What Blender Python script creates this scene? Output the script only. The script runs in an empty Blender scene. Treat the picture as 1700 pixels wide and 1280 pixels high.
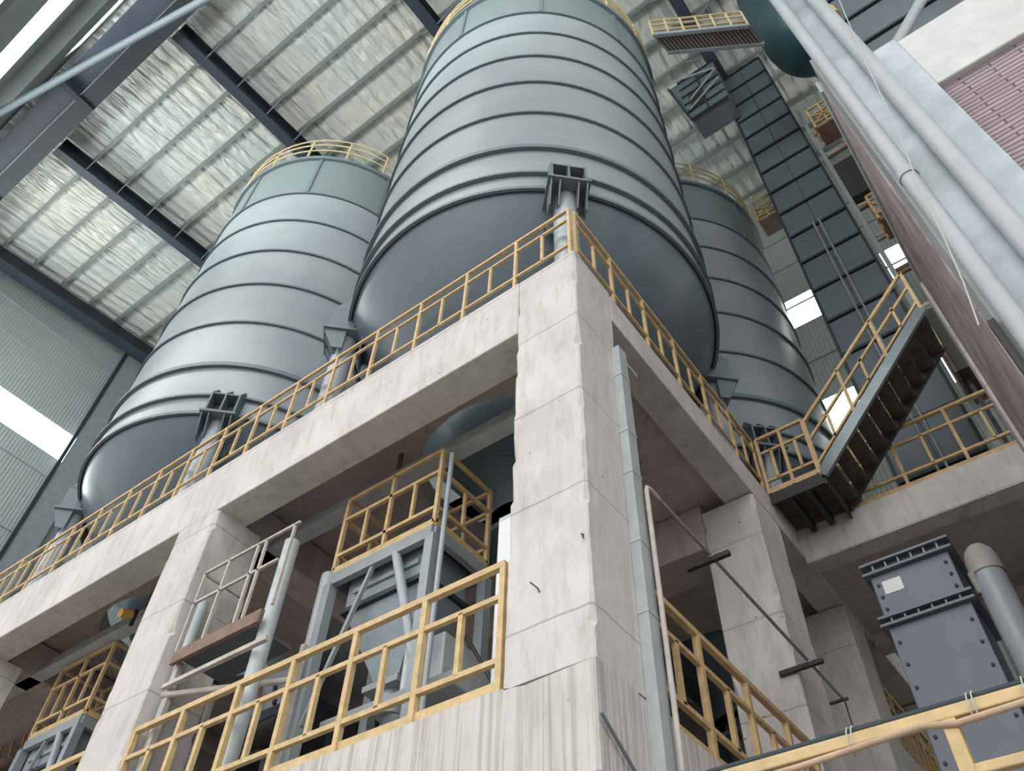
import bpy, bmesh, math, random
from mathutils import Vector, Matrix
random.seed(7)
R = math.radians
scene = bpy.context.scene
COL = scene.collection

# ------------------------------------------------------------------ camera
CAM = Vector((-4.2615, -2.6153, 0.0))
Mx = ((0.60072012, -0.79893011, 0.02908648),
      (0.6243872, 0.44613728, -0.64117249),
      (0.49927544, 0.40332644, 0.76684537))      # rows: image right, image down, forward
cam_d = bpy.data.cameras.new('camera')
cam = bpy.data.objects.new('camera', cam_d); COL.objects.link(cam)
r_, d_, f_ = (Vector(v).normalized() for v in Mx)
m = Matrix((r_, -d_, -f_)).transposed().to_4x4()
m.translation = CAM
cam.matrix_world = m
cam_d.sensor_width = 36.0
cam_d.lens = 36.0 * 1382.5567 / 1700
cam_d.clip_start = 0.05; cam_d.clip_end = 300
scene.camera = cam

# ------------------------------------------------------------------ light
scene.view_settings.view_transform = 'Standard'
scene.view_settings.look = 'None'
scene.view_settings.exposure = 0.2
scene.view_settings.gamma = 1.0
scene.view_settings.use_curve_mapping = False
world = bpy.data.worlds.new('overcast_sky'); scene.world = world
world.use_nodes = True
wn = world.node_tree; wn.nodes.clear()
wo = wn.nodes.new('ShaderNodeOutputWorld'); wb = wn.nodes.new('ShaderNodeBackground')
tc = wn.nodes.new('ShaderNodeTexCoord'); sx = wn.nodes.new('ShaderNodeSeparateXYZ')
mr = wn.nodes.new('ShaderNodeMapRange')
mr.inputs['From Min'].default_value = -1.0; mr.inputs['From Max'].default_value = 0.4
mr.inputs['To Min'].default_value = 1.65; mr.inputs['To Max'].default_value = 0.95
wn.links.new(tc.outputs['Generated'], sx.inputs[0])
wn.links.new(sx.outputs['X'], mr.inputs['Value'])
wn.links.new(mr.outputs[0], wb.inputs['Strength'])
wb.inputs['Color'].default_value = (0.95, 0.985, 1.0, 1)
wn.links.new(wb.outputs[0], wo.inputs['Surface'])
sun_d = bpy.data.lights.new('overcast_sun', 'SUN'); sun_d.energy = 0.45; sun_d.angle = R(50)
sun_d.color = (1.0, 0.97, 0.93)
sun = bpy.data.objects.new('overcast_sun', sun_d); COL.objects.link(sun)
sun.location = (-20, -5, 12)
sun.rotation_euler = Vector((0.86, 0.12, -0.40)).to_track_quat('-Z', 'Y').to_euler()

# ------------------------------------------------------------------ materials
def mat(name, color, rough=0.6, metal=0.0, var=0.0, vscale=3.0, bump=0.0, bscale=20.0, emit=None, spec=0.5):
    m = bpy.data.materials.new(name); m.use_nodes = True
    nt = m.node_tree; b = nt.nodes['Principled BSDF']
    b.inputs['Base Color'].default_value = (*color, 1)
    b.inputs['Roughness'].default_value = rough
    b.inputs['Metallic'].default_value = metal
    b.inputs['Specular IOR Level'].default_value = spec
    tcn = nt.nodes.new('ShaderNodeTexCoord')
    if var > 0:
        n = nt.nodes.new('ShaderNodeTexNoise'); n.inputs['Scale'].default_value = vscale
        n.inputs['Detail'].default_value = 8; n.inputs['Roughness'].default_value = 0.6
        nt.links.new(tcn.outputs['Object'], n.inputs['Vector'])
        cr = nt.nodes.new('ShaderNodeValToRGB')
        cr.color_ramp.elements[0].position = 0.3; cr.color_ramp.elements[1].position = 0.7
        cr.color_ramp.elements[0].color = (*[c * (1 - var) for c in color], 1)
        cr.color_ramp.elements[1].color = (*[min(1, c * (1 + var)) for c in color], 1)
        nt.links.new(n.outputs['Fac'], cr.inputs['Fac'])
        nt.links.new(cr.outputs['Color'], b.inputs['Base Color'])
    if bump > 0:
        n2 = nt.nodes.new('ShaderNodeTexNoise'); n2.inputs['Scale'].default_value = bscale
        n2.inputs['Detail'].default_value = 4
        nt.links.new(tcn.outputs['Object'], n2.inputs['Vector'])
        bp = nt.nodes.new('ShaderNodeBump'); bp.inputs['Strength'].default_value = bump
        bp.inputs['Distance'].default_value = 0.02
        nt.links.new(n2.outputs['Fac'], bp.inputs['Height'])
        nt.links.new(bp.outputs[0], b.inputs['Normal'])
    if emit:
        b.inputs['Emission Color'].default_value = (*emit[0], 1)
        b.inputs['Emission Strength'].default_value = emit[1]
    return m

def concrete_mat(name, c1, c2, stain=0.5, boards=False, joints=1.0):
    """cast concrete: mottled, faint formwork joints, small pits, optional board ribs"""
    m = bpy.data.materials.new(name); m.use_nodes = True
    nt = m.node_tree; N = nt.nodes; L = nt.links; b = N['Principled BSDF']
    b.inputs['Roughness'].default_value = 0.88
    b.inputs['Specular IOR Level'].default_value = 0.25
    tcn = N.new('ShaderNodeTexCoord')
    n = N.new('ShaderNodeTexNoise'); n.inputs['Scale'].default_value = 0.9; n.inputs['Detail'].default_value = 10
    n.inputs['Roughness'].default_value = 0.65
    L.new(tcn.outputs['Object'], n.inputs['Vector'])
    cr = N.new('ShaderNodeValToRGB')
    cr.color_ramp.elements[0].position = 0.32; cr.color_ramp.elements[1].position = 0.62
    cr.color_ramp.elements[0].color = (*c2, 1); cr.color_ramp.elements[1].color = (*c1, 1)
    L.new(n.outputs['Fac'], cr.inputs['Fac'])
    # vertical streaky stain
    mp = N.new('ShaderNodeMapping'); mp.inputs['Scale'].default_value = (3, 3, 0.7)
    L.new(tcn.outputs['Object'], mp.inputs['Vector'])
    n3 = N.new('ShaderNodeTexNoise'); n3.inputs['Scale'].default_value = 2.2; n3.inputs['Detail'].default_value = 12
    n3.inputs['Roughness'].default_value = 0.72
    L.new(mp.outputs[0], n3.inputs['Vector'])
    cr3 = N.new('ShaderNodeValToRGB')
    cr3.color_ramp.elements[0].position = 0.30; cr3.color_ramp.elements[1].position = 0.52
    g = 1 - 0.45 * stain
    cr3.color_ramp.elements[0].color = (g, g * 0.98, g * 0.97, 1); cr3.color_ramp.elements[1].color = (1, 1, 1, 1)
    L.new(n3.outputs['Fac'], cr3.inputs['Fac'])
    mx = N.new('ShaderNodeMix'); mx.data_type = 'RGBA'; mx.blend_type = 'MULTIPLY'; mx.inputs[0].default_value = 1
    L.new(cr.outputs[0], mx.inputs[6]); L.new(cr3.outputs[0], mx.inputs[7])
    # pits
    v = N.new('ShaderNodeTexVoronoi'); v.inputs['Scale'].default_value = 3.2; v.inputs['Randomness'].default_value = 1
    L.new(tcn.outputs['Object'], v.inputs['Vector'])
    crv = N.new('ShaderNodeValToRGB')
    crv.color_ramp.elements[0].position = 0.035; crv.color_ramp.elements[1].position = 0.06
    crv.color_ramp.elements[0].color = (0.45, 0.43, 0.42, 1); crv.color_ramp.elements[1].color = (1, 1, 1, 1)
    L.new(v.outputs['Distance'], crv.inputs['Fac'])
    mx2 = N.new('ShaderNodeMix'); mx2.data_type = 'RGBA'; mx2.blend_type = 'MULTIPLY'; mx2.inputs[0].default_value = 1
    L.new(mx.outputs[2], mx2.inputs[6]); L.new(crv.outputs[0], mx2.inputs[7])
    # formwork joints every 1.45 m of height
    sp = N.new('ShaderNodeSeparateXYZ'); L.new(tcn.outputs['Object'], sp.inputs[0])
    nz = N.new('ShaderNodeMath'); nz.operation = 'MULTIPLY_ADD'
    nj = N.new('ShaderNodeTexNoise'); nj.inputs['Scale'].default_value = 2.0
    L.new(tcn.outputs['Object'], nj.inputs['Vector'])
    L.new(nj.outputs['Fac'], nz.inputs[0]); nz.inputs[1].default_value = 0.06; L.new(sp.outputs['Z'], nz.inputs[2])
    md = N.new('ShaderNodeMath'); md.operation = 'PINGPONG'; md.inputs[1].default_value = 0.60
    L.new(nz.outputs[0], md.inputs[0])
    crj = N.new('ShaderNodeValToRGB')
    crj.color_ramp.elements[0].position = 0.004; crj.color_ramp.elements[1].position = 0.014
    j = 1 - 0.35 * joints
    crj.color_ramp.elements[0].color = (j, j, j, 1); crj.color_ramp.elements[1].color = (1, 1, 1, 1)
    L.new(md.outputs[0], crj.inputs['Fac'])
    mx3 = N.new('ShaderNodeMix'); mx3.data_type = 'RGBA'; mx3.blend_type = 'MULTIPLY'; mx3.inputs[0].default_value = 1
    L.new(mx2.outputs[2], mx3.inputs[6]); L.new(crj.outputs[0], mx3.inputs[7])
    last = mx3.outputs[2]
    bp = N.new('ShaderNodeBump'); bp.inputs['Strength'].default_value = 0.5; bp.inputs['Distance'].default_value = 0.02
    L.new(n3.outputs['Fac'], bp.inputs['Height'])
    if boards:
        mpb = N.new('ShaderNodeMapping'); mpb.inputs['Scale'].default_value = (14, 14, 0.25)
        L.new(tcn.outputs['Object'], mpb.inputs['Vector'])
        nb = N.new('ShaderNodeTexNoise'); nb.inputs['Scale'].default_value = 2.0; nb.inputs['Detail'].default_value = 3
        L.new(mpb.outputs[0], nb.inputs['Vector'])
        crb = N.new('ShaderNodeValToRGB')
        crb.color_ramp.elements[0].position = 0.38; crb.color_ramp.elements[1].position = 0.52
        crb.color_ramp.elements[0].color = (0.74, 0.72, 0.71, 1); crb.color_ramp.elements[1].color = (1, 1, 1, 1)
        L.new(nb.outputs['Fac'], crb.inputs['Fac'])
        mx4 = N.new('ShaderNodeMix'); mx4.data_type = 'RGBA'; mx4.blend_type = 'MULTIPLY'; mx4.inputs[0].default_value = 0.9
        L.new(last, mx4.inputs[6]); L.new(crb.outputs[0], mx4.inputs[7]); last = mx4.outputs[2]
        bp2 = N.new('ShaderNodeBump'); bp2.inputs['Strength'].default_value = 0.8; bp2.inputs['Distance'].default_value = 0.02
        L.new(nb.outputs['Fac'], bp2.inputs['Height']); L.new(bp.outputs[0], bp2.inputs['Normal']); bp = bp2
    L.new(last, b.inputs['Base Color']); L.new(bp.outputs[0], b.inputs['Normal'])
    return m

def foil_mat():
    m = bpy.data.materials.new('crinkled_insulation_foil'); m.use_nodes = True
    nt = m.node_tree; N = nt.nodes; L = nt.links; b = N['Principled BSDF']
    b.inputs['Metallic'].default_value = 0.20; b.inputs['Roughness'].default_value = 0.34
    tcn = N.new('ShaderNodeTexCoord')
    n0 = N.new('ShaderNodeTexNoise'); n0.inputs['Scale'].default_value = 0.35; n0.inputs['Detail'].default_value = 2
    L.new(tcn.outputs['Object'], n0.inputs['Vector'])
    cr = N.new('ShaderNodeValToRGB')
    cr.color_ramp.elements[0].position = 0.35; cr.color_ramp.elements[1].position = 0.65
    cr.color_ramp.elements[0].color = (0.80, 0.84, 0.82, 1); cr.color_ramp.elements[1].color = (0.96, 0.93, 0.84, 1)  # cream patches put reflected light into the foil colour
    L.new(n0.outputs['Fac'], cr.inputs['Fac']); L.new(cr.outputs[0], b.inputs['Base Color'])
    mp = N.new('ShaderNodeMapping'); mp.inputs['Scale'].default_value = (0.22, 3.0, 1)
    L.new(tcn.outputs['Object'], mp.inputs['Vector'])
    n1 = N.new('ShaderNodeTexNoise'); n1.inputs['Scale'].default_value = 1.6; n1.inputs['Detail'].default_value = 4
    n1.inputs['Distortion'].default_value = 0.3
    L.new(mp.outputs[0], n1.inputs['Vector'])
    w = N.new('ShaderNodeTexWave'); w.bands_direction = 'Y'; w.inputs['Scale'].default_value = 0.75
    w.inputs['Distortion'].default_value = 1.2; w.inputs['Detail'].default_value = 2
    L.new(tcn.outputs['Object'], w.inputs['Vector'])
    v = N.new('ShaderNodeTexVoronoi'); v.feature = 'DISTANCE_TO_EDGE'; v.inputs['Scale'].default_value = 1.5
    mp2 = N.new('ShaderNodeMapping'); mp2.inputs['Rotation'].default_value = (0, 0, 0.6); mp2.inputs['Scale'].default_value = (1, 2.4, 1)
    L.new(tcn.outputs['Object'], mp2.inputs['Vector']); L.new(mp2.outputs[0], v.inputs['Vector'])
    b0 = N.new('ShaderNodeBump'); b0.inputs['Strength'].default_value = 0.7; b0.inputs['Distance'].default_value = 0.08
    L.new(w.outputs['Fac'], b0.inputs['Height'])
    b1 = N.new('ShaderNodeBump'); b1.inputs['Strength'].default_value = 0.8; b1.inputs['Distance'].default_value = 0.16
    L.new(n1.outputs['Fac'], b1.inputs['Height']); L.new(b0.outputs[0], b1.inputs['Normal'])
    b2 = N.new('ShaderNodeBump'); b2.inputs['Strength'].default_value = 0.6; b2.inputs['Distance'].default_value = 0.14
    L.new(v.outputs['Distance'], b2.inputs['Height']); L.new(b1.outputs[0], b2.inputs['Normal'])
    L.new(b2.outputs[0], b.inputs['Normal'])
    return m

def silo_mat():
    m = bpy.data.materials.new('silo_grey_paint'); m.use_nodes = True
    nt = m.node_tree; N = nt.nodes; L = nt.links; b = N['Principled BSDF']
    b.inputs['Roughness'].default_value = 0.33; b.inputs['Metallic'].default_value = 0.0
    tcn = N.new('ShaderNodeTexCoord')
    mp = N.new('ShaderNodeMapping'); mp.inputs['Scale'].default_value = (0.5, 0.5, 1.4)
    L.new(tcn.outputs['Object'], mp.inputs['Vector'])
    n = N.new('ShaderNodeTexNoise'); n.inputs['Scale'].default_value = 0.9; n.inputs['Detail'].default_value = 3
    L.new(mp.outputs[0], n.inputs['Vector'])
    cr = N.new('ShaderNodeValToRGB')
    cr.color_ramp.elements[0].position = 0.35; cr.color_ramp.elements[1].position = 0.65
    cr.color_ramp.elements[0].color = (0.285, 0.312, 0.34, 1); cr.color_ramp.elements[1].color = (0.33, 0.358, 0.375, 1)
    L.new(n.outputs['Fac'], cr.inputs['Fac']); L.new(cr.outputs[0], b.inputs['Base Color'])
    bp = N.new('ShaderNodeBump'); bp.inputs['Strength'].default_value = 0.25; bp.inputs['Distance'].default_value = 0.03
    L.new(n.outputs['Fac'], bp.inputs['Height']); L.new(bp.outputs[0], b.inputs['Normal'])
    return m

def wave_sheet_mat(name, color, axis, scale, rough=0.5):
    """profiled metal sheet: narrow ribs by bump"""
    m = mat(name, color, rough, 0.0, 0.06, 0.7)
    nt = m.node_tree; N = nt.nodes; L = nt.links; b = N['Principled BSDF']
    tcn = N.new('ShaderNodeTexCoord')
    w = N.new('ShaderNodeTexWave'); w.bands_direction = axis; w.inputs['Scale'].default_value = scale
    L.new(tcn.outputs['Object'], w.inputs['Vector'])
    bp = N.new('ShaderNodeBump'); bp.inputs['Strength'].default_value = 0.30; bp.inputs['Distance'].default_value = 0.03
    L.new(w.outputs['Fac'], bp.inputs['Height']); L.new(bp.outputs[0], b.inputs['Normal'])
    return m

def brick_mat():
    m = bpy.data.materials.new('pinkish_brick'); m.use_nodes = True
    nt = m.node_tree; N = nt.nodes; L = nt.links; b = N['Principled BSDF']
    b.inputs['Roughness'].default_value = 0.9
    tcn = N.new('ShaderNodeTexCoord'); sp = N.new('ShaderNodeSeparateXYZ'); cb = N.new('ShaderNodeCombineXYZ')
    L.new(tcn.outputs['Object'], sp.inputs[0]); L.new(sp.outputs['Y'], cb.inputs['X']); L.new(sp.outputs['Z'], cb.inputs['Y'])
    br = N.new('ShaderNodeTexBrick'); br.inputs['Scale'].default_value = 1.0
    br.inputs['Brick Width'].default_value = 0.52; br.inputs['Row Height'].default_value = 0.066
    br.inputs['Mortar Size'].default_value = 0.009; br.inputs['Mortar Smooth'].default_value = 0.3
    br.inputs['Color1'].default_value = (0.40, 0.32, 0.34, 1); br.inputs['Color2'].default_value = (0.31, 0.25, 0.27, 1)
    br.inputs['Mortar'].default_value = (0.13, 0.10, 0.11, 1)
    nw = N.new('ShaderNodeTexNoise'); nw.inputs['Scale'].default_value = 3
    L.new(cb.outputs[0], nw.inputs['Vector'])
    ad = N.new('ShaderNodeMix'); ad.data_type = 'RGBA'; ad.blend_type = 'LINEAR_LIGHT'; ad.inputs[0].default_value = 0.025
    L.new(cb.outputs[0], ad.inputs[6]); L.new(nw.outputs['Color'], ad.inputs[7])
    L.new(ad.outputs[2], br.inputs['Vector'])
    L.new(br.outputs['Color'], b.inputs['Base Color'])
    bp = N.new('ShaderNodeBump'); bp.invert = True; bp.inputs['Strength'].default_value = 0.8; bp.inputs['Distance'].default_value = 0.02
    L.new(br.outputs['Fac'], bp.inputs['Height']); L.new(bp.outputs[0], b.inputs['Normal'])
    return m

M = {}
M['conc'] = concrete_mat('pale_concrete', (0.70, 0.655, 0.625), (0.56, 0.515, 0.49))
M['conc_dark'] = concrete_mat('shade_toned_concrete', (0.62, 0.545, 0.51), (0.48, 0.415, 0.385), 0.6)  # darker copy of the pale concrete, shade put into its colour
M['conc_rib'] = concrete_mat('board_marked_concrete', (0.68, 0.635, 0.605), (0.58, 0.54, 0.51), 0.3, boards=True)
M['conc_chip'] = concrete_mat('chipped_concrete', (0.54, 0.46, 0.45), (0.28, 0.22, 0.21), 1.0)
M['silo'] = silo_mat()
M['silo_ring'] = mat('silo_ring_paint', (0.15, 0.19, 0.205), 0.45)
M['silo_dark'] = mat('silo_cone_shaded', (0.12, 0.155, 0.18), 0.3, 0.0, 0.12, 0.6)  # darker than the shell: shade of the downward face put into colour
M['bracket'] = mat('bracket_grey_paint', (0.16, 0.19, 0.21), 0.5)
M['yellow'] = mat('yellow_rail_paint', (0.60, 0.43, 0.215), 0.6, 0, 0.2, 9)
M['cream'] = mat('cream_rail_paint', (0.62, 0.50, 0.28), 0.6, 0, 0.12, 9)
M['grey_rail'] = mat('dusty_grey_rail', (0.50, 0.45, 0.41), 0.7, 0, 0.18, 8)
M['steel_grey'] = mat('grey_steel_paint', (0.30, 0.325, 0.34), 0.5, 0.0, 0.12, 4)
M['steel_pale'] = mat('pale_steel', (0.50, 0.54, 0.54), 0.45, 0.1, 0.1, 3)
M['galv'] = mat('galvanised_tray', (0.50, 0.53, 0.54), 0.42, 0.25, 0.10, 5, 0.15, 10)
M['navy'] = mat('dark_blue_steel', (0.022, 0.031, 0.040), 0.45, 0.0, 0.15, 1.2)
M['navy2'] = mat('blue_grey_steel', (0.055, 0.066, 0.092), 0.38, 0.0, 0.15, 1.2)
M['purlin'] = mat('purlin_grey', (0.27, 0.30, 0.29), 0.5, 0.1)
M['foil'] = foil_mat()
M['wall'] = wave_sheet_mat('pale_profiled_sheet', (0.40, 0.445, 0.45), 'X', 2.6)
M['wall_e'] = wave_sheet_mat('greenish_profiled_sheet', (0.34, 0.37, 0.34), 'Y', 2.6)
M['wall_w'] = mat('grey_wall_sheet', (0.20, 0.22, 0.22), 0.55, 0, 0.12, 1.0)
M['glow'] = mat('daylight_pane', (0.9, 0.95, 0.95), 0.5, emit=((0.95, 1.0, 0.985), 7.0))
M['panel'] = mat('slate_panel', (0.12, 0.142, 0.16), 0.5, 0, 0.15, 0.8)
M['panel_rib'] = mat('panel_joint_dark', (0.022, 0.034, 0.040), 0.6)
M['box'] = mat('duct_slate_blue', (0.145, 0.163, 0.195), 0.4, 0.05, 0.08, 1.5)
M['pipe_grey'] = mat('grey_pipe', (0.36, 0.39, 0.42), 0.35, 0.0, 0.10, 4)
M['pvc'] = mat('grey_downpipe', (0.41, 0.43, 0.44), 0.42, 0.0, 0.10, 3)
M['clad'] = mat('silvery_cladding', (0.40, 0.435, 0.47), 0.42, 0.12, 0.32, 1.4, 0.25, 5)
M['white'] = mat('white_plaster', (0.62, 0.62, 0.60), 0.8, 0, 0.10, 3)
M['brick'] = brick_mat()
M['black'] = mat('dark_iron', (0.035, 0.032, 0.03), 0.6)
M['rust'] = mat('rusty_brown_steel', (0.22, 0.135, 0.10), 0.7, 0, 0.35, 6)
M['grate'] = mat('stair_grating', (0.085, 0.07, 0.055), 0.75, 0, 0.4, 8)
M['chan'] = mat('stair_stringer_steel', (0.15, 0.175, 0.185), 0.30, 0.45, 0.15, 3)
M['teal'] = mat('teal_vessel_paint', (0.035, 0.085, 0.10), 0.35, 0, 0.1, 1)
M['plate'] = mat('white_nameplate', (0.8, 0.8, 0.8), 0.5)
M['cap'] = mat('dusty_cap', (0.40, 0.37, 0.34), 0.6, 0, 0.1, 4)
M['wire'] = mat('pale_wire', (0.5, 0.5, 0.48), 0.6)
M['hose'] = mat('faded_orange_hose', (0.50, 0.36, 0.24), 0.6, 0, 0.2, 6)
M['amber'] = mat('amber_lamp_body', (0.75, 0.45, 0.14), 0.4)
M['floor'] = mat('dusty_floor', (0.30, 0.28, 0.265), 0.9, 0, 0.12, 0.5)
M['inner'] = mat('inner_wall_shaded', (0.085, 0.072, 0.066), 0.9, 0, 0.3, 1.0)  # near black base, interior shade put into the wall colour

# ------------------------------------------------------------------ mesh builder
class MB:
    def __init__(s): s.v = []; s.f = []; s.sm = []
    def add(s, vs, fs, smooth=False):
        o = len(s.v); s.v += [Vector(v) for v in vs]
        for f in fs: s.f.append([i + o for i in f]); s.sm.append(smooth)
        return s
    def box(s, x0, x1, y0, y1, z0, z1):
        vs = [(x0,y0,z0),(x1,y0,z0),(x1,y1,z0),(x0,y1,z0),(x0,y0,z1),(x1,y0,z1),(x1,y1,z1),(x0,y1,z1)]
        return s.add(vs, [(0,3,2,1),(4,5,6,7),(0,1,5,4),(1,2,6,5),(2,3,7,6),(3,0,4,7)])
    def bar(s, p, q, w, h=None, up=(0,0,1)):
        p, q = Vector(p), Vector(q); h = h or w
        d = (q - p).normalized(); u = Vector(up)
        if abs(d.dot(u)) > 0.99: u = Vector((1,0,0))
        a = d.cross(u).normalized() * (w/2); b = a.cross(d).normalized() * (h/2)
        vs = [p-a-b, p+a-b, p+a+b, p-a+b, q-a-b, q+a-b, q+a+b, q-a+b]
        return s.add(vs, [(0,3,2,1),(4,5,6,7),(0,1,5,4),(1,2,6,5),(2,3,7,6),(3,0,4,7)])
    def tube(s, pts, r, n=12, closed=False):
        pts = [Vector(p) for p in pts]; k = len(pts); rings = []
        rr = r if isinstance(r, (list, tuple)) else [r]*k
        prev = None
        for i, p in enumerate(pts):
            if closed: d = (pts[(i+1) % k] - pts[i-1]).normalized()
            else: d = (pts[min(i+1, k-1)] - pts[max(i-1, 0)]).normalized()
            if prev is None:
                u = Vector((0,0,1)) if abs(d.z) < 0.9 else Vector((1,0,0))
                a = d.cross(u).normalized()
            else:
                a = (prev - d * prev.dot(d)).normalized()
            prev = a; b = d.cross(a)
            rings.append([p + (a*math.cos(2*math.pi*j/n) + b*math.sin(2*math.pi*j/n)) * rr[i] for j in range(n)])
        vs = [v for g in rings for v in g]; fs = []
        for i in range(k if closed else k-1):
            i2 = (i+1) % k
            for j in range(n):
                j2 = (j+1) % n
                fs.append((i*n+j, i*n+j2, i2*n+j2, i2*n+j))
        s.add(vs, fs, True)
        if not closed:
            s.add(rings[0], [tuple(range(n))[::-1]]); s.add(rings[-1], [tuple(range(n))])
        return s
    def lathe(s, prof, c=(0,0), n=64, cap=True):
        k = len(prof); vs = []
        for (r, z) in prof:
            for j in range(n):
                a = 2*math.pi*j/n; vs.append((c[0]+r*math.cos(a), c[1]+r*math.sin(a), z))
        fs = []
        for i in range(k-1):
            for j in range(n):
                j2 = (j+1) % n; fs.append((i*n+j, i*n+j2, (i+1)*n+j2, (i+1)*n+j))
        return s.add(vs, fs, True)
    def prism(s, poly, d):
        """poly: list of 3D points, extruded by vector d"""
        n = len(poly); d = Vector(d); vs = [Vector(p) for p in poly] + [Vector(p)+d for p in poly]
        fs = [tuple(range(n))[::-1], tuple(range(n, 2*n))] + [(i, (i+1) % n, n+(i+1) % n, n+i) for i in range(n)]
        return s.add(vs, fs)
    def build(s, name, material, parent=None, bevel=0.0):
        me = bpy.data.meshes.new(name)
        off = parent.get('_o', (0,0,0)) if parent else (0,0,0)
        off = Vector(off) if parent else Vector((0,0,0))
        me.from_pydata([v - off for v in s.v], [], s.f); me.update()
        for i, p in enumerate(me.polygons): p.use_smooth = s.sm[i]
        bm = bmesh.new(); bm.from_mesh(me); bmesh.ops.recalc_face_normals(bm, faces=bm.faces)
        if any(s.sm):
            for e in bm.edges:
                if len(e.link_faces) == 2 and e.calc_face_angle(0) > R(35): e.smooth = False
        bm.to_mesh(me); bm.free()
        me.materials.append(material)
        o = bpy.data.objects.new(name, me); COL.objects.link(o)
        if parent:
            o.parent = parent; OFF[o.name] = off
        if bevel:
            b = o.modifiers.new('bevel', 'BEVEL'); b.width = bevel; b.segments = 2; b.limit_method = 'ANGLE'
        return o
OFF = {}
OFFSETS = {}
_build = MB.build
def build(s, name, material, parent=None, bevel=0.0):
    """parts keep world coordinates relative to their thing's origin"""
    off = OFFSETS.get(parent.name, Vector((0,0,0))) if parent else Vector((0,0,0))
    s2 = MB(); s2.v = [v - off for v in s.v]; s2.f = s.f; s2.sm = s.sm
    o = _build(s2, name, material, None, bevel)
    if parent: o.parent = parent
    OFFSETS[o.name] = off
    return o
MB.build = build

def tag(o, label, cat, group=None, kind=None):
    o['label'] = label; o['category'] = cat
    if group: o['group'] = group
    o['kind'] = kind or 'thing'
    return o
def thing(name, label, cat, loc, group=None):
    o = bpy.data.objects.new(name, None); COL.objects.link(o); o.location = loc
    o.empty_display_size = 0.2
    OFFSETS[o.name] = Vector(loc)
    return tag(o, label, cat, group)
def struct(o): o['kind'] = 'structure'; return o
def part(p): return p
ORD = ['first','second','third','fourth','fifth','sixth','seventh','eighth','ninth','tenth','eleventh','twelfth','thirteenth','fourteenth','fifteenth','sixteenth']

# ------------------------------------------------------------------ the hall shell
ZG = -1.6                       # ground
Z0, SL = 27.40, 0.1135          # roof plane z = Z0 + SL * x
YN, XE, XW = 23.85, 12.6, -6.5
def roofz(x): return Z0 + SL * x
struct(MB().box(-200, 200, -200, 200, ZG-0.3, ZG).build('floor', M['floor']))  # unseen ground widened far past the hall to block sky light from below
rf = MB().prism([(XW, -14, roofz(XW)+.16), (XE+.3, -14, roofz(XE+.3)+.16), (XE+.3, YN+.3, roofz(XE+.3)+.16), (XW, YN+.3, roofz(XW)+.16)], (0,0,.12))
struct(rf.build('ceiling', M['foil']))
# north (far) wall, sheeting with a long daylight strip
WZ0, WZ1 = 20.9, 22.15
nw = MB()
nw.box(XW, XE, YN, YN+.15, 8, WZ0); nw.box(XW, XE, YN, YN+.15, WZ1, 28.9)
nw.box(XW, XE, YN, YN+.15, ZG, 6.0)
for zz in (17.5, 20.0, 24.3, 25.7):
    nw.box(XW, XE, YN-.05, YN, zz, zz+.06)
nw.box(XW, XE, YN, YN+.15, 6.0, 8.0)
struct(nw.build('wall_north', M['wall']))
w1 = MB().box(XW, 3.4, YN+.02, YN+.06, WZ0, WZ1).build('window_1', M['glow']); struct(w1)
MB().box(3.4, XE, YN, YN+.15, WZ0, WZ1).build('wall_north_infill', M['wall'])['kind'] = 'structure'
w2 = MB().box(XW, 1.6, YN-.05, YN-.03, 15.6, 17.2).build('window_2', M['glow']); struct(w2)
# wall column at the far wall
c = thing('wall_column', 'tall grey steel column standing against the far sheeted wall', 'column', (2.95, YN-.4, ZG))
MB().box(2.65, 3.45, YN-.38, YN-.34, ZG, 27).build('flange', M['steel_grey'], c)
MB().box(2.98, 3.02, YN-.34, YN-.05, ZG, 27).build('web', M['steel_grey'], c)
MB().box(2.50, 2.62, YN-.42, YN-.30, ZG, 27.2).build('downpipe', M['panel_rib'], c)
# east wall
XEw = XE
ew = MB()
ew.box(XEw, XEw+.15, -14, YN, 22.35, 28.9)
ew.box(XEw, XEw+.15, -14, YN, 17.6, 20.95)
ew.box(XEw, XEw+.15, -14, YN, ZG, 16.2)
ew.box(XEw, XEw+.15, 0.35, YN, 16.2, 22.35)
ew.box(XEw, XEw+.15, -3.1, -1.05, 20.95, 22.35)
ew.box(XEw, XEw+.15, -14, -3.75, 20.95, 22.35)
ew.box(XEw, XEw+.15, -3.1, -1.15, 16.2, 17.6)
ew.box(XEw, XEw+.15, -14, -3.8, 16.2, 17.6)
for zz in (19.2, 24.0, 25.6): ew.box(XEw-.05, XEw, -14, YN, zz, zz+.07)
struct(ew.build('wall_east', M['wall_e']))
struct(MB().box(XEw+.03, XEw+.07, -1.05, .35, 20.95, 22.35).build('window_3', M['glow']))
struct(MB().box(XEw+.03, XEw+.07, -3.75, -3.1, 20.95, 22.35).build('window_4', M['glow']))
struct(MB().box(XEw+.03, XEw+.07, -1.15, .35, 16.2, 17.6).build('window_5', M['glow']))
struct(MB().box(XEw+.03, XEw+.07, -3.8, -3.1, 16.2, 17.6).build('window_6', M['glow']))
for k, (yy, zz) in enumerate([(-.35, 21.9), (-3.4, 21.5)]):
    MB().box(XEw-.04, XEw, yy-.75 if k == 0 else yy-.35, yy+.75 if k == 0 else yy+.35, zz, zz+.05).build('trim_%d' % (k+1), M['panel_rib'])['kind'] = 'structure'
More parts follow.
